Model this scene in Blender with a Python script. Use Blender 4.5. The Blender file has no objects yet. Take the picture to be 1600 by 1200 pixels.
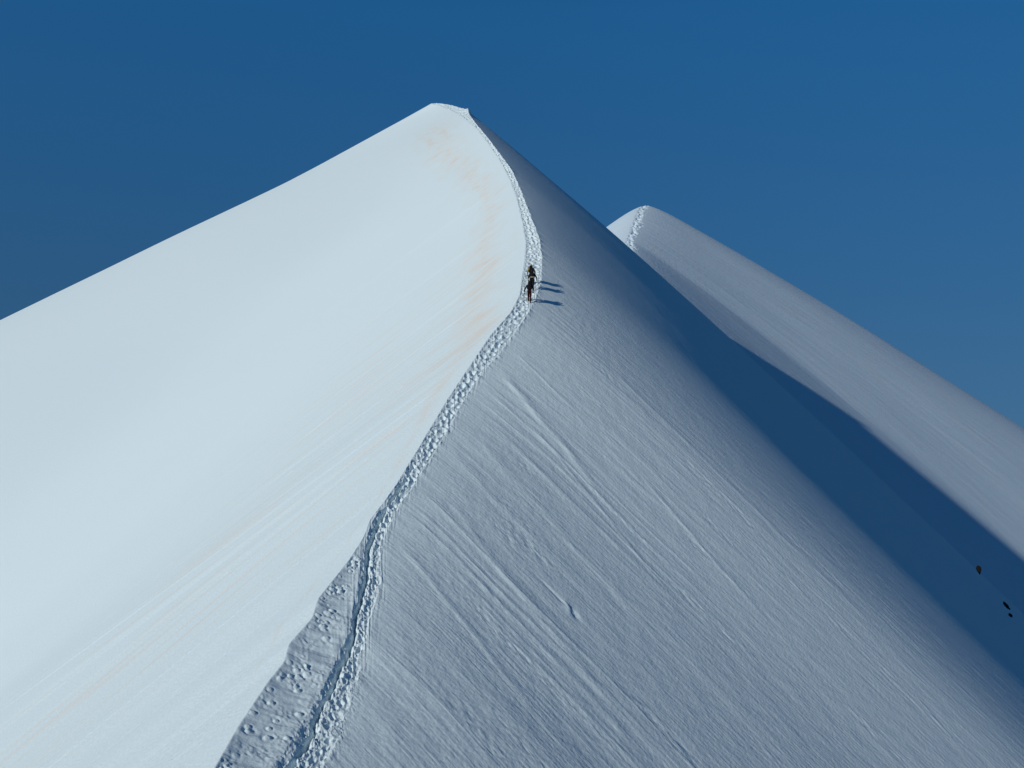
import bpy, bmesh, math, random
import numpy as np
from mathutils import Vector, Matrix
R = math.radians
sc = bpy.context.scene
col = sc.collection

# ---------------------------------------------------------------- camera, sky, sun
F = 1600.0                      # focal length in pixels of a 1600 px wide frame
HORIZON = 700.0                 # eye level in the frame
PITCH = math.atan((HORIZON - 600.0) / F)
cam_data = bpy.data.cameras.new('camera')
cam = bpy.data.objects.new('camera', cam_data); col.objects.link(cam)
cam_data.sensor_width = 36; cam_data.lens = 36 * F / 1600
cam_data.clip_start = 0.1; cam_data.clip_end = 60000
cam.location = (0, 0, 0); cam.rotation_euler = (math.pi / 2 + PITCH, 0, 0)
sc.camera = cam

SUN = Vector((-1.0, -0.90, 0.54)).normalized()      # direction towards the sun
world = bpy.data.worlds.new('World'); sc.world = world; world.use_nodes = True
wn = world.node_tree.nodes; wl = world.node_tree.links
sky = wn.new('ShaderNodeTexSky'); sky.sky_type = 'NISHITA'; sky.sun_disc = False
sky.sun_elevation = math.asin(SUN.z); sky.sun_rotation = math.atan2(SUN.x, SUN.y)
sky.altitude = 3600; sky.air_density = 1.0; sky.dust_density = 0.15; sky.ozone_density = 3.0
# thin, clean high-mountain air: no pale band at the horizon, deep blue overhead
tc = wn.new('ShaderNodeTexCoord')
lift = wn.new('ShaderNodeVectorMath'); lift.operation = 'ADD'; lift.inputs[1].default_value = (0, 0, 0.42)
nrm = wn.new('ShaderNodeVectorMath'); nrm.operation = 'NORMALIZE'
wl.new(tc.outputs['Generated'], lift.inputs[0]); wl.new(lift.outputs[0], nrm.inputs[0]); wl.new(nrm.outputs[0], sky.inputs[0])
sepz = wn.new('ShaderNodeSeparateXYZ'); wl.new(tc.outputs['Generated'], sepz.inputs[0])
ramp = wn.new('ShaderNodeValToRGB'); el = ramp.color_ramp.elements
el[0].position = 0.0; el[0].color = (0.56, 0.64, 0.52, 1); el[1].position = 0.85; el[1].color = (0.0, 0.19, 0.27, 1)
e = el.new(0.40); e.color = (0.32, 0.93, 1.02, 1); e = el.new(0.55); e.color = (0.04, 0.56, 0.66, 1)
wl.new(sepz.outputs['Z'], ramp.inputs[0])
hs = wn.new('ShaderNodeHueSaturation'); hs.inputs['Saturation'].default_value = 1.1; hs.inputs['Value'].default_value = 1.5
wl.new(sky.outputs[0], hs.inputs['Color'])
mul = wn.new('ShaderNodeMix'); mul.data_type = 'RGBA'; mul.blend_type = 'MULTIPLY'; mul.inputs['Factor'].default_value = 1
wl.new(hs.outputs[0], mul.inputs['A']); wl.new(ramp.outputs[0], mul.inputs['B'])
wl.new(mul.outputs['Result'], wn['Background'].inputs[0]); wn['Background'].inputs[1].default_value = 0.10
sun_l = bpy.data.lights.new('sun', 'SUN'); sun_l.energy = 2.6; sun_l.angle = R(0.53); sun_l.color = (1.0, 0.98, 0.91)
sun_o = bpy.data.objects.new('sun', sun_l); col.objects.link(sun_o)
sun_o.rotation_euler = SUN.to_track_quat('Z', 'Y').to_euler(); sun_o.location = (-60, -80, 60)
sc.view_settings.view_transform = 'Standard'; sc.view_settings.look = 'None'
sc.view_settings.gamma = 1; sc.view_settings.exposure = 0.0

# ---------------------------------------------------------------- numpy noise
def _hash(ix, iy, seed):
    n = (ix.astype(np.int64) * 374761393 + iy.astype(np.int64) * 668265263 + seed * 974711) & 0xffffffff
    n = ((n ^ (n >> 13)) * 1274126177) & 0xffffffff
    n = ((n ^ (n >> 16)) * 2246822519) & 0xffffffff
    return ((n ^ (n >> 15)) & 0xffffff) / float(0xffffff)
def noise(x, y, seed=0):                      # gradient noise, about -0.7..0.7
    x = np.asarray(x, float); y = np.asarray(y, float)
    x, y = np.broadcast_arrays(x, y)
    x0 = np.floor(x); y0 = np.floor(y); fx = x - x0; fy = y - y0
    u = fx * fx * fx * (fx * (fx * 6 - 15) + 10); v = fy * fy * fy * (fy * (fy * 6 - 15) + 10)
    def g(dx, dy):
        a = _hash(x0 + dx, y0 + dy, seed) * 2 * math.pi
        return np.cos(a) * (fx - dx) + np.sin(a) * (fy - dy)
    return (g(0, 0) * (1 - u) + g(1, 0) * u) * (1 - v) + (g(0, 1) * (1 - u) + g(1, 1) * u) * v
def fbm(x, y, seed=0, octv=4, gain=.5):
    s = 0; a = 1
    for k in range(octv):
        s = s + a * noise(x * 2 ** k + 17.3 * k, y * 2 ** k - 9.1 * k, seed + k); a *= gain
    return s
def sstep(a, b, x):
    t = np.clip((x - a) / (b - a), 0, 1); return t * t * (3 - 2 * t)
def interp(x, xs, ys): return np.interp(x, xs, ys)
def smooth(v, n):
    if n < 1: return v
    k = np.hanning(2 * n + 3); k /= k.sum()
    p = np.concatenate([2 * v[0] - v[n + 1:0:-1], v, 2 * v[-1] - v[-2:-n - 3:-1]])
    return np.convolve(p, k, 'valid')
def unproj(px, py, d):                         # point of the photograph at forward distance d
    a = (np.asarray(px, float) - 800) / F; b = (600 - np.asarray(py, float)) / F
    cy = math.cos(PITCH) - b * math.sin(PITCH); cz = math.sin(PITCH) + b * math.cos(PITCH)
    k = d / cy
    return a * k, np.asarray(d, float) + 0 * k, cz * k

def grid_mesh(name, X, Y, Z, mat, attrs=None, uv=None):
    """rows x columns of points as one smooth quad mesh; uv = real (s,t) metres on the slope"""
    nr, nc = X.shape
    co = np.stack([X, Y, Z], -1).reshape(-1, 3).astype(np.float32)
    i = np.arange(nr * nc).reshape(nr, nc)
    f = np.stack([i[:-1, :-1], i[:-1, 1:], i[1:, 1:], i[1:, :-1]], -1).reshape(-1, 4)
    me = bpy.data.meshes.new(name)
    me.vertices.add(len(co)); me.vertices.foreach_set('co', co.ravel())
    me.loops.add(f.size); me.loops.foreach_set('vertex_index', f.ravel().astype(np.int32))
    me.polygons.add(len(f)); me.polygons.foreach_set('loop_start', np.arange(0, f.size, 4, dtype=np.int32))
    me.polygons.foreach_set('use_smooth', np.ones(len(f), bool))
    me.update(calc_edges=True)
    for k, v in (attrs or {}).items():
        at = me.attributes.new(k, 'FLOAT', 'POINT'); at.data.foreach_set('value', v.astype(np.float32).ravel())
    if uv is not None:
        at = me.attributes.new('slope_st', 'FLOAT_VECTOR', 'POINT')
        at.data.foreach_set('vector', np.stack([uv[0], uv[1], 0 * uv[0]], -1).astype(np.float32).ravel())
    me.materials.append(mat)
    o = bpy.data.objects.new(name, me); col.objects.link(o)
    return o

# ---------------------------------------------------------------- snow material
def snow_material(name, base, streak, grain, dust=True):
    m = bpy.data.materials.new(name); m.use_nodes = True
    nt = m.node_tree; N = nt.nodes; Lk = nt.links; b = N['Principled BSDF']
    b.inputs['Roughness'].default_value = 0.75; b.inputs['Specular IOR Level'].default_value = 0.2
    st = N.new('ShaderNodeAttribute'); st.attribute_name = 'slope_st'
    geo = N.new('ShaderNodeNewGeometry')
    # colour: clean snow, warm dust where the wind left it
    mx = N.new('ShaderNodeMix'); mx.data_type = 'RGBA'
    mx.inputs['A'].default_value = (*base, 1); mx.inputs['B'].default_value = (0.82, 0.70, 0.57, 1)
    at = N.new('ShaderNodeAttribute'); at.attribute_name = 'dust'
    Lk.new(at.outputs['Fac'], mx.inputs['Factor'])
    Lk.new(mx.outputs['Result'], b.inputs['Base Color'])
    # relief too fine for the mesh
    mp = N.new('ShaderNodeMapping'); mp.vector_type = 'POINT'; mp.inputs['Scale'].default_value = (4.2, .35, 1)
    Lk.new(st.outputs['Vector'], mp.inputs['Vector'])
    n1 = N.new('ShaderNodeTexNoise'); n1.inputs['Scale'].default_value = 1.0; n1.inputs['Detail'].default_value = 5
    Lk.new(mp.outputs[0], n1.inputs['Vector'])
    n2 = N.new('ShaderNodeTexNoise'); n2.inputs['Scale'].default_value = 6.0; n2.inputs['Detail'].default_value = 4
    Lk.new(geo.outputs['Position'], n2.inputs['Vector'])
    b1 = N.new('ShaderNodeBump'); b1.inputs['Strength'].default_value = 1; b1.inputs['Distance'].default_value = streak
    b2 = N.new('ShaderNodeBump'); b2.inputs['Strength'].default_value = 1; b2.inputs['Distance'].default_value = grain
    Lk.new(n1.outputs['Fac'], b1.inputs['Height']); Lk.new(n2.outputs['Fac'], b2.inputs['Height'])
    Lk.new(b1.outputs['Normal'], b2.inputs['Normal']); Lk.new(b2.outputs['Normal'], b.inputs['Normal'])
    return m
SNOW = (0.76, 0.872, 0.897)
m_face = snow_material('wind_packed_snow', SNOW, 0.026, 0.024)
m_path = snow_material('trodden_snow', SNOW, 0.0, 0.05)

# ---------------------------------------------------------------- the main ridge
PYD = [(160, 180), (165, 177), (178, 168), (197, 156), (230, 141), (280, 124), (340, 107), (400, 93), (445, 84.5), (490, 77), (560, 69),
       (655, 60), (735, 53.5), (800, 49), (860, 45.5), (940, 41), (1060, 36), (1200, 31), (1290, 28.5)]
pyd = np.array(PYD, float)
A_PX = [(335, 1200), (372, 1135), (420, 1063), (444, 1034), (452, 1005), (488, 965), (497, 935), (545, 875), (568, 840), (578, 812), (597, 788), (618, 758),
        (650, 706), (675, 664), (700, 622), (735, 570), (765, 525), (797, 489), (811, 462), (814, 440), (819, 410), (821, 380), (816, 350),
        (807, 310), (796, 280), (780, 250), (761, 222), (743, 200), (721, 182), (700, 171), (684, 165), (674, 163)]
B_PX = [(425, 1200), (460, 1150), (500, 1080), (520, 1040), (540, 990), (556, 930), (561, 890), (568, 850), (580, 818)]
C_PX = [(508, 1200), (534, 1150), (552, 1090), (572, 1020), (582, 960), (594, 920), (596, 870), (603, 835), (620, 800), (642, 765), (677, 712), (700, 675),
        (727, 622), (757, 580), (788, 545), (819, 500), (836, 470), (846, 440), (847, 400), (842, 370), (830, 340), (815, 300), (801, 268),
        (781, 240), (757, 210), (742, 191), (733, 179), (730, 172), (722, 169), (700, 163), (680, 161)]
def curve_px(tab):
    a = np.array(sorted(tab, key=lambda p: p[1]), float)
    return lambda py: np.interp(py, a[:, 1], a[:, 0])
fA = curve_px(A_PX + [(300, 1260), (280, 1300)])
fB = curve_px([p for p in A_PX if p[1] < 800] + B_PX + [(380, 1262), (350, 1300)])
fC = curve_px(C_PX + [(470, 1262), (440, 1300)])
# rows: forward distance of the crest
d = [28.5]
while d[-1] < 179.0: d.append(d[-1] + 0.00125 * d[-1])
d = np.array(d); nd = len(d)
pyA = smooth(np.interp(d, pyd[::-1, 1], pyd[::-1, 0]), 60)
pxA = smooth(fA(pyA), 6)
kk = interp(d, [30, 46, 60, 80, 100, 145, 168], [.30, .28, .2, .12, -.05, -.12, -.05])
def offset_curve(f):
    py = pyA.copy()
    for _ in range(40): py = .5 * py + .5 * (pyA + kk * (f(py) - pxA))
    return smooth(f(py), 10), smooth(py, 10)
pxB, pyB = offset_curve(fB); pxC, pyC = offset_curve(fC)
pxA = pxA + (22 / d) * 6 * noise(d / (.035 * d), 0 * d, 901) * sstep(46, 56, d); pxC = pxC + (22 / d) * 8 * (noise(d / 1.6, 0 * d, 902) + .7 * noise(d / .5, 0 * d, 903))
pxB = np.maximum(pxB, pxA + 1.0); pxC = np.maximum(pxC, pxB + 5)
A = np.stack(unproj(pxA, pyA, d), -1); B = np.stack(unproj(pxB, pyB, d), -1); C = np.stack(unproj(pxC, pyC, d), -1)
# continue the crest towards the camera's own summit and over the far side of the dome
near = np.array([[-1.0, -60, -22], [-.6, -14, -4.2], [0, -1.5, -1.75], [-1.2, 3, -2.9], [-4.4, 13, -6.2], [-7.2, 21, -8.2]])
def ext(c0, c1, w):
    """near and far extension rows for one control curve; w = sideways offset from the crest"""
    nn = 90; u = np.linspace(0, 1, nn, endpoint=False)
    pts = np.vstack([near + [w, 0, 0], c0[None]])
    s = np.linspace(0, 1, len(pts)); nr = np.stack([smooth(np.interp(u, s, pts[:, i]), 6) for i in range(3)], -1)
    blend = sstep(.9, 1.0, u)[:, None]
    nr = nr * (1 - blend) + blend * np.stack([np.interp(u, s, pts[:, i]) for i in range(3)], -1)
    far = np.array([[0, 0, 0], [.6, 4, -.25], [1.5, 10, -2.5], [3, 22, -9.5], [4, 50, -32], [2, 110, -86], [0, 200, -160]]) + c1
    uf = np.linspace(0, 1, 60) ** 1.6 * 200
    fr = np.stack([np.interp(uf, far[:, 1] - c1[1], far[:, i]) for i in range(3)], -1)[1:]
    return nr, fr
def full(c, w):
    nr, fr = ext(c[0], c[-1], w); return np.vstack([nr, c, fr])
wB = (B - A)[0, 0]; wC = (C - A)[0, 0]
A, B, C = full(A, 0), full(B, wB), full(C, wC)
nr_ = 90; nrow = len(A)
key = A[:, 1]                                     # forward distance, drives the fans
seg = np.linalg.norm(np.diff(A, axis=0), axis=1); S_ = np.concatenate([[0], np.cumsum(seg)]); S_ -= S_[nr_]   # metres along the crest
ct = np.gradient(A, axis=0); cl = np.hypot(ct[:, 0], ct[:, 1]); cx = smooth(ct[:, 0] / cl, 180); cy = smooth(ct[:, 1] / cl, 180); cm = smooth(ct[:, 2] / cl, 180)
def fan(gx):                                      # fall direction of a plane through the crest with x-slope gx
    gy = (cm - gx * cx) / cy
    return gy
K_ = [-60, 0, 30, 45, 60, 70, 80, 90, 100, 115, 130, 150, 168, 180, 200, 260]
gx1 = interp(key, K_, [-.46, -.46, -.48, -.50, -.55, -.64, -.75, -.83, -.91, -.99, -.99, -.98, -.97, -.9, -.9, -.9])
gx0 = interp(key, K_, [-.34, -.34, -.36, -.36, -.41, -.50, -.60, -.67, -.72, -.72, -.72, -.72, -.75, -.75, -.8, -.8])
phiR = smooth(R(1) * interp(key, [-60, 0, 31, 45, 57, 65, 73, 80, 90, 100, 110, 120, 141, 160, 168, 176, 200, 260], [70, 50, 42, 43.5, 43.5, 43.4, 43, 42.2, 40.0, 35, 27, 21.5, 15, 6, -2, -15, -30, -60]), 70)
slR1 = smooth(interp(key, [-60, 0, 31, 57, 73, 88, 100, 109, 120, 141, 168, 176, 200], [.6, .48, .54, .68, .77, .85, .92, 1.0, 1.045, 1.045, .97, .95, .9]), 70)
slR0 = slR1 * smooth(gx0 / gx1, 40)
gxL = interp(key, K_, [.6, .6, .62, .64, .64, .64, .64, .63, .62, .6, .57, .54, .50, .48, .50, .52])
KL = [-60, 0, 31, 36, 45, 57, 69, 80, 93, 107, 124, 141, 154, 166, 172, 178, 185, 200, 260]
psiL = smooth(R(1) * interp(key, KL, [50, 30, 18, 22, 24, 27, 28, 30.5, 36, 40.5, 45, 48, 48, 38, 20, 3, -8, -30, -60]), 40)
slL0 = smooth(interp(key, KL, [.65, .62, .65, .68, .70, .72, .72, .74, .78, .80, .83, .83, .81, .68, .575, .525, .515, .52, .53]), 40)
lenR = interp(key, [30, 60, 80, 100, 130, 170], [3, 4, 7, 8, 11, 24])

def calm(P, n=45):                                # the same curve without its small waves
    k = (1 - sstep(150, 168, P[:, 1]))[:, None]
    return np.stack([smooth(P[:, i], n) for i in range(3)], -1) * k + P * (1 - k)
A0, C0 = calm(A), calm(C)
def spacing(first, last, n):
    lo, hi = 1.0001, 1.3
    for _ in range(80):
        g = (lo + hi) / 2
        if first * (g ** n - 1) / (g - 1) > last: hi = g
        else: lo = g
    return np.concatenate([[0], first * (g ** np.arange(1, n + 1) - 1) / (g - 1)])
tl = spacing(.04, 190, 250); tr = spacing(.04, 190, 330)
Scol = S_[:, None]
# left face
T = tl[None, ::-1]
kA = np.exp(-T / 2.5); AA = [A0[:, i:i + 1] * (1 - kA) + A[:, i:i + 1] * kA for i in range(3)]
XL = AA[0] - np.cos(psiL)[:, None] * T; YL = AA[1] - np.sin(psiL)[:, None] * T
ZL = AA[2] - slL0[:, None] * T
TL = -T + 0 * Scol
# right face
T = tr[None, :]
kC = np.exp(-T / .8); CC = [C0[:, i:i + 1] * (1 - kC) + C[:, i:i + 1] * kC for i in range(3)]
XR = CC[0] + np.cos(phiR)[:, None] * T; YR = CC[1] - np.sin(phiR)[:, None] * T
L_ = lenR[:, None]
ZR = CC[2] - (slR1[:, None] * T - (slR1 - slR0)[:, None] * L_ * (1 - np.exp(-T / L_)))
wid = np.linalg.norm(C - A, axis=1)[:, None]
TR = wid + T + 0 * Scol
# shelf and path
nb, npth = 40, 80
q = np.linspace(0, 1, nb + 1)[None, :, None]; SH = A[:, None] * (1 - q) + B[:, None] * q
q = np.linspace(0, 1, npth + 1)[None, :, None]; PA = B[:, None] * (1 - q) + C[:, None] * q
TSH = np.linspace(0, 1, nb + 1)[None] * np.linalg.norm(B - A, axis=1)[:, None]
TPA = np.linalg.norm(B - A, axis=1)[:, None] + np.linspace(0, 1, npth + 1)[None] * np.linalg.norm(C - B, axis=1)[:, None]

# ---- relief, all in metres on the slope
def relief_right(X, Y, S, T):
    t = T - wid
    far = sstep(58, 82, S)                          # the upper flank is smoother
    w = S + .7 * noise(t / 9, S / 14, 5) + .012 * t
    fade = sstep(.0, 2.2, t)
    m1 = .25 + .75 * sstep(-.25, .35, noise(w / 5.5, t / 22, 11))
    a = .037 * fbm(w / 1.15, t / 14, 21, 3) * .48 + .034 * noise(w / 2.6, t / 26, 31)
    r1 = 1 - np.abs(noise(w / 1.7, t / 30, 41)) * 2
    a = a + .020 * np.clip(r1, 0, 1) ** 5 + .014 * fbm(w / .45, t / 9, 43, 3) * .5
    D = 1.75 * a * m1 * fade * (1 - .85 * far) * (1 - .75 * sstep(9, 24, t)) * (1 - .45 * sstep(34, 50, S))
    # crumbly run-out lines
    rub = sstep(.16, .46, noise(w / 1.2, t / 11, 51)) * sstep(2, 7, t) * (1 - far)
    D = D + rub * .045 * fbm(X / .32, Y / .32, 61, 3)
    D = D + (.017 * fbm(X / .55, Y / .55, 71, 3) + .02 * fbm(X / 1.6, Y / 1.3, 75, 2)) * fade * (1 - .5 * far)
    D = D + .10 * noise(w / 14, t / 34, 81) * sstep(1, 12, t) * (1 - .75 * far)
    # three named ridges of drifted snow
    for s0, s1, t0, t1, wd, h in ((43.6, 41.0, 1.2, 9, .45, .15), (40.9, 37.5, 4.5, 15, .2, .05), (46.2, 43.5, 12, 20, .2, .07), (37.6, 36.2, 3, 10, .35, .06),
                                  (26.5, 24, 2, 12, .4, .06), (31.0, 30, 1, 9, .35, .05), (20, 18, 1, 9, .3, .05), (34.5, 32, 2, 14, .45, .05),
                                  (56.5, 54, 8, 26, .3, .06), (47.6, 46.6, 1, 6, .12, .06)):
        c = s0 + (s1 - s0) * (t - t0) / (t1 - t0) + .35 * noise(t / 3.0, s0, 7)
        x = (w - c) / wd
        D = D + .5 * h * np.exp(-x * x * np.where(x > 0, .5, 1.6)) * sstep(t0 - .6, t0 + 1.2, t) * (1 - sstep(t1 - 3, t1 + 3, t))
    # a lump that rolled and stopped, with its furrow
    x = S - 27.4; y = t - 9.9
    D = D + .09 * np.exp(-(x * x + y * y * .8) / .04) - .09 * np.exp(-(x * x + (y - .45) ** 2) / .05)
    D = D - .05 * np.exp(-(x / .12) ** 2) * sstep(-2.6, -.3, y) * (y < 0)
    return D
def relief_left(X, Y, S, T):
    t = -T; near_ = 1 - sstep(60, 110, S)
    cS = np.interp(S, [0, 28, 45, 100, 180], [.35, .35, -.10, -.40, -.40])
    w = S + cS * t + .5 * noise(t / 14, S / 16, 105)
    fade = sstep(.1, 2.0, t)
    m = .35 + .65 * sstep(-.1, .35, noise(w / 6, t / 26, 111))
    D = (.065 * fbm(w / .8, t / 10, 121, 4) + .075 * noise(w / 2.8, t / 20, 131)) * m * fade * (.25 + .75 * near_)
    D = D + .30 * noise(w / 15, t / 30, 141) * sstep(1, 10, t)
    # thin tracks of rolling snow
    for s0, t0, t1, wd, h in ((26.1, .6, 30, .07, .045), (106, 2, 40, .12, .04), (90, 2, 32, .10, .035), (75, 1, 15, .09, .035), (66, 2, 24, .09, .04),
                              (57, .8, 24, .08, .035), (41, 3, 30, .12, .05), (43.2, 2, 30, .09, .04), (38.5, 5, 30, .10, .04), (35.0, 2, 16, .08, .03), (19, 2, 14, .06, .03),
                              (118, 5, 24, .10, .03), (46.3, 1.5, 18, .08, .03), (51.8, 3, 12, .08, .03)):
        c = s0 + .12 * noise(t / 2.5, s0, 107)
        x = (S + cS * t - c) / (wd * 1.5)
        D = D - h * x * np.exp(-x * x * .7) * 3.2 * sstep(t0, t0 + 1.5, t) * (1 - sstep(t1 - 4, t1, t))
    rr = random.Random(5)
    for k in range(34):                             # little balls of snow frozen in place
        s0 = rr.uniform(8, 60); t0 = rr.uniform(5, 30); r2 = rr.uniform(.006, .02)
        i0 = np.searchsorted(S[:, 0], s0 - 1.2); i1 = np.searchsorted(S[:, 0], s0 + 1.2)
        x = S[i0:i1] - s0; y = t[i0:i1] - t0
        D[i0:i1] += .10 * np.exp(-(x * x + y * y) / r2)
    return D
def debris(X, Y, dist, S):                          # rough trodden crumbs, dying off away from the path
    sc_ = .12 + .0030 * np.clip(S - 10, 0, 50)
    amp = (.027 + .0003 * np.clip(S, 0, 110))
    n = fbm(X / sc_, Y / sc_, 201, 4, .6)
    return amp * n * np.exp(-np.clip(dist, 0, None) / (.36 - .0022 * np.clip(S, 0, 100)))

def relief_path(X, Y, S):
    u = np.linspace(0, 1, npth + 1)[None] + 0 * S
    W = np.linalg.norm(C - B, axis=1)[:, None]
    e0 = .02 + .34 * np.clip(noise(S / .9, 1.5, 241) + .6 * noise(S / .35, 6.5, 242), 0, 1); e1 = .02 + .34 * np.clip(noise(S / .8, 2.5, 243) + .6 * noise(S / .3, 8.5, 244), 0, 1)
    win = sstep(e0, e0 + .14, u) * (1 - sstep(1 - e1 - .14, 1 - e1, u)) * sstep(0, .06, u) * (1 - sstep(.94, 1, u))
    lowr = 1 - sstep(22, 30, S)
    D = debris(X, Y, 0 * u, S)
    D = D - win * (.03 + .04 * lowr + .03 * noise(S / 2, u * 2, 210))
    wob = .16 * noise(S / 1.6, 3.3, 211) + .10 * noise(S / .35, 1.3, 212)
    lane = .30 + wob * .8
    D = D - lowr * win * .30 * np.exp(-np.abs((u - lane) * W / (.065 + .04 * noise(S / .3, 5.5, 214))) ** 1.6)
    D = D + lowr * win * .07 * fbm(X / .11, Y / .11, 215, 3) * np.exp(-((u - lane) * W / .4) ** 2)
    D = D + lowr * .05 * np.exp(-((u - lane - .17) * W / .12) ** 2) * (.6 + 1.6 * noise(S / .35, u * 3, 213))
    rr = random.Random(11); Srow = S[:, 0]; Wr = W[:, 0]
    for lane_u, step, dp in ((.30, .40, .19), (.68, .40, .19), (.49, 1.6, .10), (.87, 1.3, .09), (.10, 1.6, .07)):
        s = -2.0
        while s < 168:
            s += step * rr.uniform(.7, 1.5) * (1 + 1.0 * min(1, max(0, (s - 14) / 26)))
            k0 = .9 + .85 * min(1, max(0, (s - 14) / 26)); kd = min(k0, 1.3)
            ls, lt = .15 * k0 * rr.uniform(.8, 1.3), .085 * k0 * rr.uniform(.8, 1.3)
            i0, i1 = np.searchsorted(Srow, [s - 4 * ls, s + 4 * ls])
            if i1 - i0 < 2: continue
            ic = (i0 + i1) // 2
            uu = lane_u + rr.gauss(0, .05) + float(wob[ic, 0]) * .7
            a = rr.gauss(0, .25)
            x = S[i0:i1] - s; y = (u[i0:i1] - uu) * Wr[ic]
            xr = x * math.cos(a) + y * math.sin(a); yr = -x * math.sin(a) + y * math.cos(a)
            r2 = (xr / ls) ** 2 + (yr / lt) ** 2
            dpt = dp * rr.uniform(.35, 1.3) * (.75 + .9 * float(noise(s / 2.5, 3.1, 245))) * (.5 + .5 * min(1, max(0, (s - 14) / 14)))
            D[i0:i1] += win[i0:i1] * kd * (-dpt * np.exp(-r2 ** 2) + .028 * np.exp(-(np.sqrt(r2) - 1.5) ** 2 * 4))
    return D
def rim(dist, S):                                   # bank of thrown-out snow on the path's outer edges
    return (.022 + .03 * sstep(20, 35, S)) * np.exp(-dist / .2) * np.clip(.45 + 2.2 * noise(S / .55, 7.7, 220) + .8 * noise(S / .2, 2.7, 221), 0, 1.6)
Dl = relief_left(XL, YL, Scol + 0 * XL, TL)
Dr = relief_right(XR, YR, Scol + 0 * XR, TR)
dB = TSH[:, -1:] - TSH                              # distance from path on the shelf
wSh = np.linalg.norm(B - A, axis=1)[:, None]
Dl += debris(XL, YL, -TL + wSh * 3, Scol) * .5
Dr += debris(XR, YR, TR - wid, Scol) + rim(TR - wid, Scol)
shx, shy = SH[..., 0], SH[..., 1]
wins = sstep(0, .12, TSH) * sstep(0, .2, dB)
Ds = debris(shx, shy, dB, Scol) + rim(dB, Scol) * sstep(0, .3, TSH)
Ds += debris(shx, shy, wSh * 3 + 0 * TSH, Scol) * (-.5) * 0
Ds += wins * (.04 * fbm(shx / .16, shy / .16, 233, 3) * sstep(-.1, .35, noise(shx / .8, shy / .8, 234)) + .05 * noise(Scol / .35, TSH / 1.2, 231) + .06 * noise(Scol / .9, TSH / 2.0, 232) - .04 * sstep(0, .5, TSH) * sstep(0, .6, dB))
rr = random.Random(23)
for k in range(120):                                # clods and ringed pits on the shelf
    s0 = rr.uniform(-1.5, 22)
    if k % 3: s0 = rr.choice((1.2, 2.6, 5.6, 8.2, 8.9, 12.2, 14.4, 17.0, 18.6)) + rr.gauss(0, .35)
    i0, i1 = np.searchsorted(S_, [s0 - .8, s0 + .8]); ic = (i0 + i1) // 2
    if wSh[ic, 0] < .4: continue
    t0 = (rr.uniform(.06, .6) if k % 3 else rr.uniform(.1, .95)) * wSh[ic, 0]
    r0 = rr.uniform(.05, .11)
    rad = np.sqrt((Scol[i0:i1] - s0) ** 2 + (TSH[i0:i1] - t0) ** 2) / r0
    Ds[i0:i1] += sstep(0, .12, TSH[i0:i1]) * (.062 * np.exp(-(rad / 1.1) ** 4) - .035 * np.exp(-(rad / .4) ** 2) - .03 * np.exp(-(rad - 1.7) ** 2 * 4)) * rr.uniform(.3, .9)
Dp = relief_path(PA[..., 0], PA[..., 1], Scol + 0 * TPA)
Dp += rim(TPA * 0, Scol) * (1 - sstep(0, .1, np.linspace(0, 1, npth + 1)))[None] + rim(TPA * 0, Scol) * sstep(.9, 1, np.linspace(0, 1, npth + 1))[None]
bumpS = float(np.interp(169.5, np.sort(d), np.interp(np.sort(d), d, S_[nr_:nr_ + nd])))
Dp += .55 * np.exp(-((Scol - bumpS) / 1.6) ** 2) * sstep(.2, 1, np.linspace(0, 1, npth + 1))[None]; Dr += .55 * np.exp(-((Scol - bumpS) / 1.6) ** 2) * (1 - sstep(.1, .8, TR - wid))
# shared borders agree
Ds[:, -1] = Dp[:, 0]; Dr[:, 0] = Dp[:, -1]; Ds[:, 0] = Dl[:, -1]
# warm desert dust lying on the left face
def dust_left(S, T):
    t = -T
    c = np.interp(S, [7.5, 10.4, 18, 20.4, 25.5, 36, 44, 48.5, 67, 80, 90, 100, 113, 127, 141, 157], [1.35, 1.25, 1.75, 1.0, .7, 1.6, 2.4, 2.2, 4.9, 5.0, 5.2, 3.4, 3.8, 4.9, 6.7, 4.5])
    c = c + .25 * noise(S / 1.3, 1.1, 301) + .5 * noise(S / 6, 4.4, 302)
    wd = np.interp(S, [5, 25, 40, 60, 115, 157], [.10, .14, .5, 2.0, 1.7, 3.2]) * (1 + 1.1 * noise(S / 4, t / 2, 303))
    line = np.exp(-((t - c) / wd) ** 2)
    cS = np.interp(S, [0, 28, 45, 100, 180], [.35, .35, -.10, -.40, -.40]); ww = S + cS * t
    patch = sstep(-.25, .45, fbm(ww / 1.4, t / np.interp(S, [40, 110], [4, 1.6]), 311, 4)) * (.45 + .55 * sstep(-.2, .3, noise(S / 3, t / 3, 312)))
    env = sstep(5, 9, S) * (1 - sstep(150, 162, S))
    g = line * (.25 + .75 * patch) * env * np.interp(S, [5, 30, 60, 157], [.42, .40, .66, .62])
    # a fan of dusty streaks running down from it
    fan = sstep(.05, .5, fbm(ww / .7, t / 12, 321, 3)) * sstep(.5, 4, t) * (1 - sstep(14, 34, t)) * sstep(20, 34, ww) * (1 - sstep(72, 100, ww))
    return np.clip(g + .34 * fan, 0, 1)
dl = dust_left(Scol + 0 * XL, TL)
X = np.concatenate([XL, shx[:, 1:], PA[:, 1:, 0], XR[:, 1:]], 1)
Y = np.concatenate([YL, shy[:, 1:], PA[:, 1:, 1], YR[:, 1:]], 1)
Z = np.concatenate([ZL + Dl, (SH[..., 2] + Ds)[:, 1:], (PA[..., 2] + Dp)[:, 1:], (ZR + Dr)[:, 1:]], 1)
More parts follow.
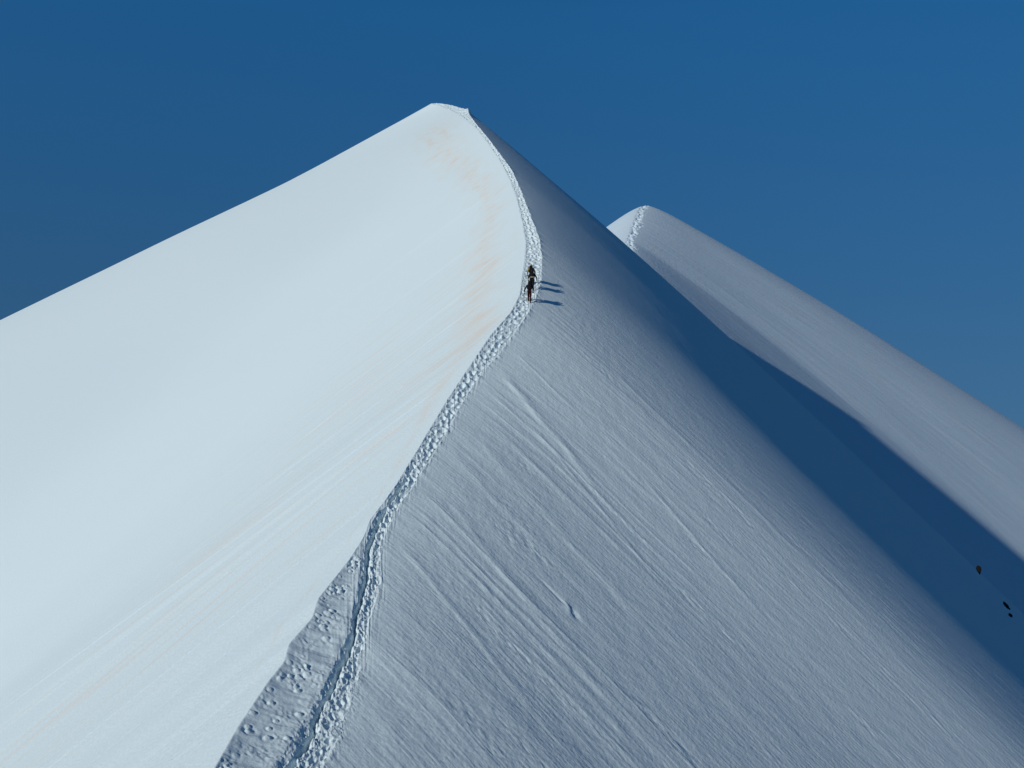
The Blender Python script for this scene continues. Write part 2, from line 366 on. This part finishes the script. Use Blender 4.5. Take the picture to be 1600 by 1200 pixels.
TT = np.concatenate([TL, TSH[:, 1:], TPA[:, 1:], TR[:, 1:]], 1)
DU = np.concatenate([dl, 0 * shx[:, 1:], 0 * TPA[:, 1:], 0 * XR[:, 1:]], 1)
SS = Scol + 0 * X
ic0 = XL.shape[1] - 1 + nb; ic1 = ic0 + npth        # columns of the path
#ENDGEO
def grid_normals(X, Y, Z):
    P = np.stack([X, Y, Z], -1)
    def df(a, ax):
        g = np.empty_like(a); s = [slice(None)] * 3
        def q(v): t = list(s); t[ax] = v; return tuple(t)
        g[q(slice(1, -1))] = a[q(slice(2, None))] - a[q(slice(None, -2))]
        g[q(0)] = a[q(1)] - a[q(0)]; g[q(-1)] = a[q(-1)] - a[q(-2)]
        return g
    n = np.cross(df(P, 1), df(P, 0)); n /= np.maximum(np.linalg.norm(n, axis=-1, keepdims=True), 1e-9)
    return n
NRM = grid_normals(X, Y, Z)
def structure(o, label=None):
    o['kind'] = 'structure'
    if label: o['label'] = label
    return o
# terrain = everything but the path, in one mesh
def terrain_mesh():
    nr, nc = X.shape
    co = np.stack([X, Y, Z], -1).reshape(-1, 3).astype(np.float32)
    i = np.arange(nr * nc).reshape(nr, nc)
    f = np.stack([i[:-1, :-1], i[1:, :-1], i[1:, 1:], i[:-1, 1:]], -1)[:, ::1]
    colr = np.arange(nc - 1)
    inpath = (colr >= ic0) & (colr < ic1)
    out = []
    for name, mask, mat in (('terrain', ~inpath, m_face), ('path', inpath, m_path)):
        ff = f[:, mask].reshape(-1, 4)[:, ::-1]
        used = np.zeros(nr * nc, bool); used[ff.ravel()] = True
        idx = np.cumsum(used) - 1; ff = idx[ff]
        me = bpy.data.meshes.new(name); v = co[used]
        me.vertices.add(len(v)); me.vertices.foreach_set('co', v.ravel())
        me.loops.add(ff.size); me.loops.foreach_set('vertex_index', ff.ravel().astype(np.int32))
        me.polygons.add(len(ff)); me.polygons.foreach_set('loop_start', np.arange(0, ff.size, 4, dtype=np.int32))
        me.polygons.foreach_set('use_smooth', np.ones(len(ff), bool))
        me.update(calc_edges=True)
        at = me.attributes.new('dust', 'FLOAT', 'POINT'); at.data.foreach_set('value', DU.ravel()[used].astype(np.float32))
        at = me.attributes.new('slope_st', 'FLOAT_VECTOR', 'POINT')
        at.data.foreach_set('vector', np.stack([SS.ravel()[used], TT.ravel()[used], 0 * SS.ravel()[used]], -1).astype(np.float32).ravel())
        me.materials.append(mat)
        me.normals_split_custom_set_from_vertices(NRM.reshape(-1, 3)[used].tolist())
        o = bpy.data.objects.new(name, me); col.objects.link(o); out.append(o)
    return out
terrain, path = terrain_mesh()
structure(terrain, 'smooth white snow ridge rising to a pointed dome')
structure(path, 'trodden line of footprints along the crest of the snow ridge')

# ---------------------------------------------------------------- the second dome behind
def second_dome():
    cp = [(1040, 500, 204), (1002, 420, 250), (984, 377, 284), (994, 350, 306), (1000, 330, 324), (1006, 322, 334), (1010, 320.5, 340)]
    P = np.array([np.array(unproj(*p)).ravel() for p in cp])
    front = np.array([[-10, -120, -86], [-2, -60, -42], [2, -30, -20.5]]) + P[0]
    back = np.array([[.5, 3, .1], [2, 8, -1.2], [5, 18, -7], [6, 40, -26], [6, 100, -80]]) + P[-1]
    P = np.vstack([front, P, back])
    y = np.concatenate([np.arange(P[0, 1], 180, 1.0), np.arange(180, 400, .22)])
    c = np.stack([np.interp(y, P[:, 1], P[:, i]) for i in range(3)], -1)
    c = np.stack([smooth(c[:, 0], 12), y, smooth(c[:, 2], 12)], -1)
    YK = [80, 170, 210, 245, 280, 312, 338, 347, 382, 468]
    ct = np.gradient(c, axis=0); cl = np.hypot(ct[:, 0], ct[:, 1]); tx, ty, tm = [smooth(v, 30) for v in (ct[:, 0] / cl, ct[:, 1] / cl, ct[:, 2] / cl)]
    gx = np.interp(y, YK, [-.84, -.84, -.83, -.79, -.73, -.64, -.55, -.55, -.56, -.6]); gy = np.interp(y, YK, [.44, .44, .44, .40, .30, .16, .02, -.06, -.3, -.5])
    ph = smooth(np.arctan2(gy, -gx), 150)
    ps = R(1) * smooth(np.interp(y, YK, [40, 30, 25, 20, 16, 12, 8, -10, -40, -60]), 60)
    tR_ = spacing(.12, 260, 300); tL_ = spacing(.12, 120, 120)
    S = (y - 338)[:, None]
    s1 = smooth(np.hypot(gx, gy), 150)[:, None]
    s0 = s1 * smooth(np.interp(y, YK, [.8, .8, .75, .7, .65, .55, .3, .3, .5, .6]), 40)[:, None]
    T = tR_[None]; lr = 4.5
    xr = c[:, :1] + np.cos(ph)[:, None] * T; yr = c[:, 1:2] - np.sin(ph)[:, None] * T
    zr = c[:, 2:] - (s1 * T - (s1 - s0) * lr * (1 - np.exp(-T / lr)))
    quad = smooth(np.interp(y, YK, [.0035, .0035, .0035, .0032, .0028, .0018, .0006, .0007, .001, .001]), 150)[:, None]
    zr = zr - .5 * quad * .8 * np.clip(T, 0, 110) ** 2 - quad * .8 * 110 * np.clip(T - 110, 0, None)
    w = S + .8 * noise(T / 12, S / 12, 401)
    f = sstep(.5, 5, T)
    zr = zr + f * (.06 * fbm(w / 2.0, T / 16, 411, 4) + .05 * fbm(xr / .8, yr / .8, 421, 3)) + .5 * sstep(2, 20, T) * noise(w / 16, T / 40, 431)
    T2 = tL_[None, ::-1]
    xl = c[:, :1] - np.cos(ps)[:, None] * T2; yl = c[:, 1:2] - np.sin(ps)[:, None] * T2
    zl = c[:, 2:] - (.80 * T2 - .60 * 5.0 * (1 - np.exp(-T2 / 5.0))) + .05 * sstep(.5, 3, T2) * fbm(S / 1.5, T2 / 5, 441)
    X = np.concatenate([xl, xr[:, 1:]], 1); Y = np.concatenate([yl, yr[:, 1:]], 1); Z = np.concatenate([zl, zr[:, 1:]], 1)
    TT = np.concatenate([-T2 + 0 * S, (T + 0 * S)[:, 1:]], 1); SS = S + 0 * X
    # footprints over its top
    near_ = np.exp(-(TT / 1.7) ** 2) * sstep(262, 275, y)[:, None] * (1 - sstep(340, 345, y))[:, None]
    Z = Z + near_ * .20 * fbm(X / .55, Y / .75, 451, 3, .6)
    rr = random.Random(3)
    for k in range(230):
        s = rr.uniform(-62, 3); t = rr.gauss(-.1, .55)
        r2 = ((SS - s) / .5) ** 2 + ((TT - t) / .32) ** 2
        m = r2 < 9; Z[m] -= .32 * np.exp(-r2[m])
    f_ = Z[:, ::1]
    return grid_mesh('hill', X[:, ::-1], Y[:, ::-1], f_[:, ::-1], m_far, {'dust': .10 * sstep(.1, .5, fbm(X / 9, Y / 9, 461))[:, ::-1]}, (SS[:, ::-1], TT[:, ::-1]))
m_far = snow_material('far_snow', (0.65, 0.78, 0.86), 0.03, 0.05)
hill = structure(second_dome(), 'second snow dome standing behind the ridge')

# ---------------------------------------------------------------- valley floor far below
def ground():
    n = 90; v = np.linspace(-1, 1, n); v = np.sign(v) * np.abs(v) ** 3 * 30000
    X, Y = np.meshgrid(v, v); Z = -700 + 60 * fbm(X / 900, Y / 900, 501) 
    m = bpy.data.materials.new('valley_ground'); m.use_nodes = True; b = m.node_tree.nodes['Principled BSDF']
    nz = m.node_tree.nodes.new('ShaderNodeTexNoise'); nz.inputs['Scale'].default_value = .004; nz.inputs['Detail'].default_value = 8
    g = m.node_tree.nodes.new('ShaderNodeNewGeometry'); cr = m.node_tree.nodes.new('ShaderNodeValToRGB')
    cr.color_ramp.elements[0].color = (.05, .06, .05, 1); cr.color_ramp.elements[1].color = (.22, .22, .22, 1)
    m.node_tree.links.new(g.outputs['Position'], nz.inputs['Vector']); m.node_tree.links.new(nz.outputs['Fac'], cr.inputs[0])
    m.node_tree.links.new(cr.outputs[0], b.inputs['Base Color']); b.inputs['Roughness'].default_value = .9
    return structure(grid_mesh('ground', X, Y, Z, m), 'dark valley floor far below')
ground()

# ---------------------------------------------------------------- small things
def simple_mat(name, rgb, rough=.8, var=.25, scale=30):
    m = bpy.data.materials.new(name); m.use_nodes = True; nt = m.node_tree; b = nt.nodes['Principled BSDF']
    t = nt.nodes.new('ShaderNodeTexNoise'); t.inputs['Scale'].default_value = scale; t.inputs['Detail'].default_value = 4
    g = nt.nodes.new('ShaderNodeTexCoord'); nt.links.new(g.outputs['Object'], t.inputs['Vector'])
    r = nt.nodes.new('ShaderNodeValToRGB')
    r.color_ramp.elements[0].position = .3; r.color_ramp.elements[0].color = (*[c * (1 - var) for c in rgb], 1)
    r.color_ramp.elements[1].position = .7; r.color_ramp.elements[1].color = (*[min(1, c * (1 + var)) for c in rgb], 1)
    nt.links.new(t.outputs['Fac'], r.inputs[0]); nt.links.new(r.outputs[0], b.inputs['Base Color'])
    b.inputs['Roughness'].default_value = rough; b.inputs['Specular IOR Level'].default_value = .12
    return m
def link(name, me, mat, parent=None):
    me.name = name; me.materials.clear(); me.materials.append(mat)
    me.polygons.foreach_set('use_smooth', np.ones(len(me.polygons), bool))
    o = bpy.data.objects.new(name, me); col.objects.link(o)
    if parent: o.parent = parent
    return o
def skinned(name, pts, edges, mat, parent, root=0, sub=2):
    """continuous limb surface grown round a skeleton: pts = (x, y, z, radius)"""
    me = bpy.data.meshes.new(name); me.from_pydata([p[:3] for p in pts], edges, [])
    o = bpy.data.objects.new(name, me); col.objects.link(o)
    md = o.modifiers.new('Skin', 'SKIN')
    if not me.skin_vertices: me.skin_vertices.new()
    for i, p in enumerate(pts):
        r = p[3]; v = me.skin_vertices[0].data[i]
        v.radius = (r, r) if not isinstance(r, tuple) else r
        v.use_root = (i == root)
    ss = o.modifiers.new('Sub', 'SUBSURF'); ss.levels = sub; ss.render_levels = sub
    dg = bpy.context.evaluated_depsgraph_get(); m2 = bpy.data.meshes.new_from_object(o.evaluated_get(dg))
    bpy.data.objects.remove(o)
    return link(name, m2, mat, parent)
def chain(n, start=0): return [(start + i, start + i + 1) for i in range(n - 1)]
def box_mesh(sx, sy, sz, bev, taper=1.0, loc=(0, 0, 0), tilt=0):
    bm = bmesh.new(); bmesh.ops.create_cube(bm, size=1)
    for v in bm.verts:
        k = taper if v.co.z > 0 else 1
        v.co = Vector((v.co.x * sx * k, v.co.y * sy * k, v.co.z * sz))
    bmesh.ops.bevel(bm, geom=bm.edges[:] + bm.verts[:], offset=bev, segments=3, profile=.6, affect='EDGES')
    bmesh.ops.rotate(bm, verts=bm.verts, cent=(0, 0, 0), matrix=Matrix.Rotation(tilt, 3, 'X'))
    bmesh.ops.translate(bm, verts=bm.verts, vec=loc)
    me = bpy.data.meshes.new('m'); bm.to_mesh(me); bm.free(); return me
def ball_mesh(sx, sy, sz, loc, cut=None, seed=None, rough=0):
    bm = bmesh.new(); bmesh.ops.create_icosphere(bm, subdivisions=3, radius=1)
    for v in bm.verts:
        if seed is not None:
            n = float(fbm(v.co.x * 1.3 + v.co.z, v.co.y * 1.3 - v.co.z * .7, seed, 4)); v.co *= 1 + rough * n
        v.co = Vector((v.co.x * sx, v.co.y * sy, v.co.z * sz))
    if cut is not None:
        bmesh.ops.delete(bm, geom=[v for v in bm.verts if v.co.z < cut], context='VERTS')
    bmesh.ops.translate(bm, verts=bm.verts, vec=loc)
    me = bpy.data.meshes.new('m'); bm.to_mesh(me); bm.free(); return me

M_skin = simple_mat('skin', (.45, .26, .18)); M_black = simple_mat('black_cloth', (.012, .012, .014))
M_navy = simple_mat('dark_cloth', (.016, .018, .028)); M_olive = simple_mat('olive_cloth', (.30, .22, .035))
M_red = simple_mat('dark_red_cloth', (.035, .007, .010)); M_pale = simple_mat('pale_webbing', (.62, .58, .40))
M_pack = simple_mat('pack_fabric', (.010, .010, .013)); M_boot = simple_mat('boot_leather', (.03, .02, .02))
M_steel = simple_mat('steel', (.25, .25, .26), .4); M_lens = simple_mat('goggle_lens', (.02, .02, .02), .15)

def hand_points(w, dirv, side, k=1.0):
    """palm, four bent fingers of unequal length and a side thumb; w = wrist, dirv = forearm direction"""
    w = Vector(w); f = Vector(dirv).normalized(); s = Vector((side, 0, 0)); s = (s - f * s.dot(f)).normalized(); n = f.cross(s).normalized() * side
    pts = [(*w, .024 * k), (*(w + f * .045), (.036 * k, .018 * k))]; ed = [(0, 1)]
    for i, (o, l) in enumerate(((-.030, .062), (-.010, .075), (.010, .080), (.028, .070))):
        b = w + f * .085 + s * o; j = len(pts)
        pts += [(*b, .011 * k), (*(b + f * l * .45 + n * .012), .010 * k), (*(b + f * l * .7 + n * .040), .009 * k), (*(b + f * l * .62 + n * .062), .008 * k)]
        ed += [(1, j), (j, j + 1), (j + 1, j + 2), (j + 2, j + 3)]
    b = w + f * .04 + s * .035; j = len(pts)
    pts += [(*b, .012 * k), (*(b + s * .022 + f * .022 + n * .012), .010 * k), (*(b + s * .026 + f * .045 + n * .030), .009 * k)]
    ed += [(1, j), (j, j + 1), (j + 1, j + 2)]
    return pts, ed

def climber(loc, rz, label, jacket, trouser, hat, pack_strap=None, lean=.28, stride=.17, lift=0, hands=((-.30, .28, .92), (.30, .34, .95)), tilt=0, headturn=0, height=1.0, gaiter=None):
    root = bpy.data.objects.new('person', None); col.objects.link(root)
    root.location = loc; root.rotation_euler = (0, tilt, rz); root.scale = (height,) * 3
    root['label'] = label; root['category'] = 'person'; root['group'] = 'climbers in single file on the snow crest'
    up = math.tan(R(24))
    hip = Vector((0, 0, .93)); ax = Vector((0, math.sin(lean), math.cos(lean)))
    chest = hip + ax * .34; sh = hip + ax * .50; neck = hip + ax * .56; head = neck + Vector((0, .05, .13))
    # legs: one foot ahead and higher on the slope, one behind
    footA = Vector((-.075, stride + .08, (stride + .08) * up)); footB = Vector((.075, -stride, -stride * up + lift))
    def knee(h, f, fw): 
        m = (h + f) / 2; return m + Vector((0, fw, .02))
    hA, hB = hip + Vector((-.085, 0, -.04)), hip + Vector((.085, 0, -.04))
    aA, aB = footA + Vector((0, 0, .10)), footB + Vector((0, -.01, .10))
    kA, kB = knee(hA, aA, .15), knee(hB, aB, .05)
    sL, sR = sh + Vector((-.185, 0, -.02)), sh + Vector((.185, 0, -.02))
    wL, wR = Vector(hands[0]), Vector(hands[1])
    eL = (sL + wL) / 2 + Vector((-.07, -.10, -.05)); eR = (sR + wR) / 2 + Vector((.07, -.10, -.05))
    # body: one continuous surface with head, hands and feet
    P = [(*hip, .115), (*chest, .125), (*sh, .10), (*neck, .055), (*(neck + Vector((0, .02, .06))), .052), (*head, .088), (*(head + Vector((0, .015, .08))), .085),
         (*hA, .085), (*kA, .055), (*aA, .040), (*(footA + Vector((0, .14, .045))), .035),
         (*hB, .085), (*kB, .055), (*aB, .040), (*(footB + Vector((0, .14, .045))), .035),
         (*sL, .055), (*eL, .040), (*wL, .026), (*sR, .055), (*eR, .040), (*wR, .026),
         (*(head + Vector((0, .095, .0))), .014)]
    E = [(0, 1), (1, 2), (2, 3), (3, 4), (4, 5), (5, 6), (0, 7), (7, 8), (8, 9), (9, 10), (0, 11), (11, 12), (12, 13), (13, 14), (2, 15), (15, 16), (16, 17), (2, 18), (18, 19), (19, 20), (5, 21)]
    for w, e, wi, sd in ((wL, eL, 17, 1), (wR, eR, 20, -1)):
        hp, he = hand_points(w, w - e, sd); off = len(P) - 1
        P += hp[1:]; E += [(wi if a == 0 else a + off, b + off) for a, b in he]
    skinned('body', P, E, M_skin, root)
    # clothing
    J = [(*(hip + Vector((0, 0, .0))), (.165, .135)), (*(hip + ax * .18), (.155, .13)), (*chest, (.185, .14)), (*sh, (.16, .11)), (*(neck + Vector((0, .0, .01))), .075),
         (*sL, .082), (*eL, .060), (*(wL + (eL - wL) * .12), .045), (*sR, .082), (*eR, .060), (*(wR + (eR - wR) * .12), .045)]
    skinned('jacket', J, [(0, 1), (1, 2), (2, 3), (3, 4), (3, 5), (5, 6), (6, 7), (3, 8), (8, 9), (9, 10)], jacket, root, root=2)
    T = [(*(hip + Vector((0, 0, .03))), (.15, .125)), (*hA, .105), (*kA, .078), (*(aA + Vector((0, 0, .07))), .062), (*hB, .105), (*kB, .078), (*(aB + Vector((0, 0, .07))), .062)]
    skinned('trousers', T, [(0, 1), (1, 2), (2, 3), (0, 4), (4, 5), (5, 6)], trouser, root)
    for f, a, k in ((footA, aA, kA), (footB, aB, kB)):
        b = skinned('boot', [(*(a + Vector((0, 0, .10))), .062), (*(a + Vector((0, -.015, -.02))), .058), (*(f + Vector((0, -.03, .05))), .052), (*(f + Vector((0, .09, .05))), .050), (*(f + Vector((0, .19, .045))), .042)], chain(5), M_boot, root)
        if gaiter:
            skinned('gaiter', [(*(a + (k - a) * .72), .085), (*(a + (k - a) * .3), .078), (*(a + Vector((0, 0, .01))), .076)], chain(3), gaiter, root)
        cb = []
        for q in (-1, 1):
            cb += [Vector(f) + Vector((q * .035, y_, -.01)) for y_ in (-.05, .03, .11, .19)]
        bm = bmesh.new()
        for c in cb:
            bmesh.ops.create_cone(bm, cap_ends=True, segments=6, radius1=.003, radius2=.011, depth=.04, matrix=Matrix.Translation(c))
        bmesh.ops.create_cube(bm, size=1, matrix=Matrix.Translation(Vector(f) + Vector((0, .07, .008))) @ Matrix.Diagonal((.09, .27, .008, 1)))
        me = bpy.data.meshes.new('m'); bm.to_mesh(me); bm.free(); c_ = link('crampon', me, M_steel, b)
    for w, e, sd in ((wL, eL, 1), (wR, eR, -1)):
        hp, he = hand_points(w, w - e, sd, 1.35); skinned('glove', hp, he, M_black, root, sub=1)
    # hat with a rounded crown, a fold and a short peak
    hc = head + Vector((0, .015, .055))
    h = link('hat', ball_mesh(.112, .122, .125, hc, cut=-.015), hat, root)
    bm = bmesh.new(); bmesh.ops.create_cone(bm, segments=28, radius1=.121, radius2=.117, depth=.05, matrix=Matrix.Translation(hc) @ Matrix.Diagonal((.96, 1.05, 1, 1)))
    me = bpy.data.meshes.new('m'); bm.to_mesh(me); bm.free(); link('hat_fold', me, hat, h)
    link('goggles', box_mesh(.15, .035, .05, .015, 1, head + Vector((0, .098, .025))), M_lens, root)
    # rucksack on the back
    bc = hip + ax * .33 + Vector((0, -.235, .0))
    pk = link('backpack', box_mesh(.32, .22, .52, .06, .86, bc, -lean), M_pack, root)
    link('lid', box_mesh(.27, .21, .12, .045, .9, bc + ax * .29, -lean), M_pack, pk)
    if pack_strap:
        link('strap', box_mesh(.335, .235, .045, .015, 1, bc - ax * .20, -lean), pack_strap, pk)
    for q in (-1, 1):
        link('side_pocket', box_mesh(.06, .14, .22, .025, .9, bc + Vector((q * .175, 0, 0)) - ax * .12, -lean), M_pack, pk)
        skinned('shoulder_strap', [(*(bc + ax * .22 + Vector((q * .10, .08, .02))), .022), (*(sh + Vector((q * .10, .03, .10))), .024), (*(chest + Vector((q * .11, .16, .04))), .022), (*(hip + ax * .15 + Vector((q * .14, .12, 0))), .020)], chain(4), M_pack, pk, sub=1)
    return root, wL, wR
from mathutils.bvhtree import BVHTree
PATH_P = np.stack([X[:, ic0 - 10:ic1 + 11], Y[:, ic0 - 10:ic1 + 11], Z[:, ic0 - 10:ic1 + 11]], -1).reshape(-1, 3)
def ground_z(x, y, r=.22):
    dd = (PATH_P[:, 0] - x) ** 2 + (PATH_P[:, 1] - y) ** 2
    return float(np.mean(PATH_P[dd < r * r, 2]))
def stand(x, y): return (x, y, ground_z(x, y) - .01)
climber(stand(1.60, 84.9), R(-4), 'front climber of the three, topmost, in olive jacket and yellow hat', M_olive, M_black, M_olive, lean=.22, stride=.15)
climber(stand(1.66, 83.5), R(-4), 'middle climber of the three, black clothes, dark rucksack crossed by a pale strap', M_black, M_black, M_navy, pack_strap=M_pale, lean=.30, stride=.18,
        hands=((-.34, .20, .95), (.36, .16, .98)))
rear, hl, hr = climber(stand(1.38, 80.35), R(0), 'rear climber of the three, lowest, with dark rucksack and red trousers', M_navy, M_red, M_black, lean=.32, stride=.16, gaiter=M_red,
        hands=((-.42, .12, .80), (.30, .30, .92)))
# ice axe held in the rear climber's left hand
axe = bpy.data.objects.new('ice_axe', None); col.objects.link(axe)
p = rear.matrix_basis @ (hl + Vector((-.03, .03, -.10))); axe.location = (p.x, p.y, p.z - .56)
axe['label'] = 'ice axe held in the left hand of the rear climber'; axe['category'] = 'ice axe'
skinned('shaft', [(0, 0, 0, .006), (0, 0, .08, .012), (0, 0, .35, .013), (0, 0, .62, .013)], chain(4), M_steel, axe, sub=1)
skinned('axe_head', [(0, -.12, .615, .016), (0, -.03, .63, .013), (0, .06, .63, .011), (0, .17, .59, .005)], chain(4), M_steel, axe, sub=1)

# rocks poking out of the snow in the gully
M_rock = simple_mat('dark_rock', (.015, .014, .014), .9, .5, 3)
def rock(loc, size, rot, seed, label, wedge=0):
    me = ball_mesh(1, 1, 1, (0, 0, 0), seed=seed, rough=.55)
    for v in me.vertices:
        k = 1 - wedge * (1 - v.co.z) / 2
        v.co = Vector((v.co.x * size[0] * k, v.co.y * size[1] * k, v.co.z * size[2]))
    o = link('rock', me, M_rock); o.location = loc; o.rotation_euler = rot
    me.polygons.foreach_set('use_smooth', np.zeros(len(me.polygons), bool))
    o['label'] = label; o['category'] = 'rock'; o['group'] = 'rocks poking out of the shaded gully'
rock((57.99, 128.4, -15.2), (.36, .45, .52), (0, R(-12), 0), 601, 'largest dark rock, wedge shaped, in the shaded gully', .75)
rock((57.19, 119.8, -18.2), (.16, .3, .55), (0, R(-38), 0), 607, 'long thin dark rock slanting down the shaded slope', 0)
rock((55.52, 115.45, -18.6), (.15, .28, .24), (0, R(-30), 0), 613, 'smallest dark rock, lowest of the three near the right edge', 0)
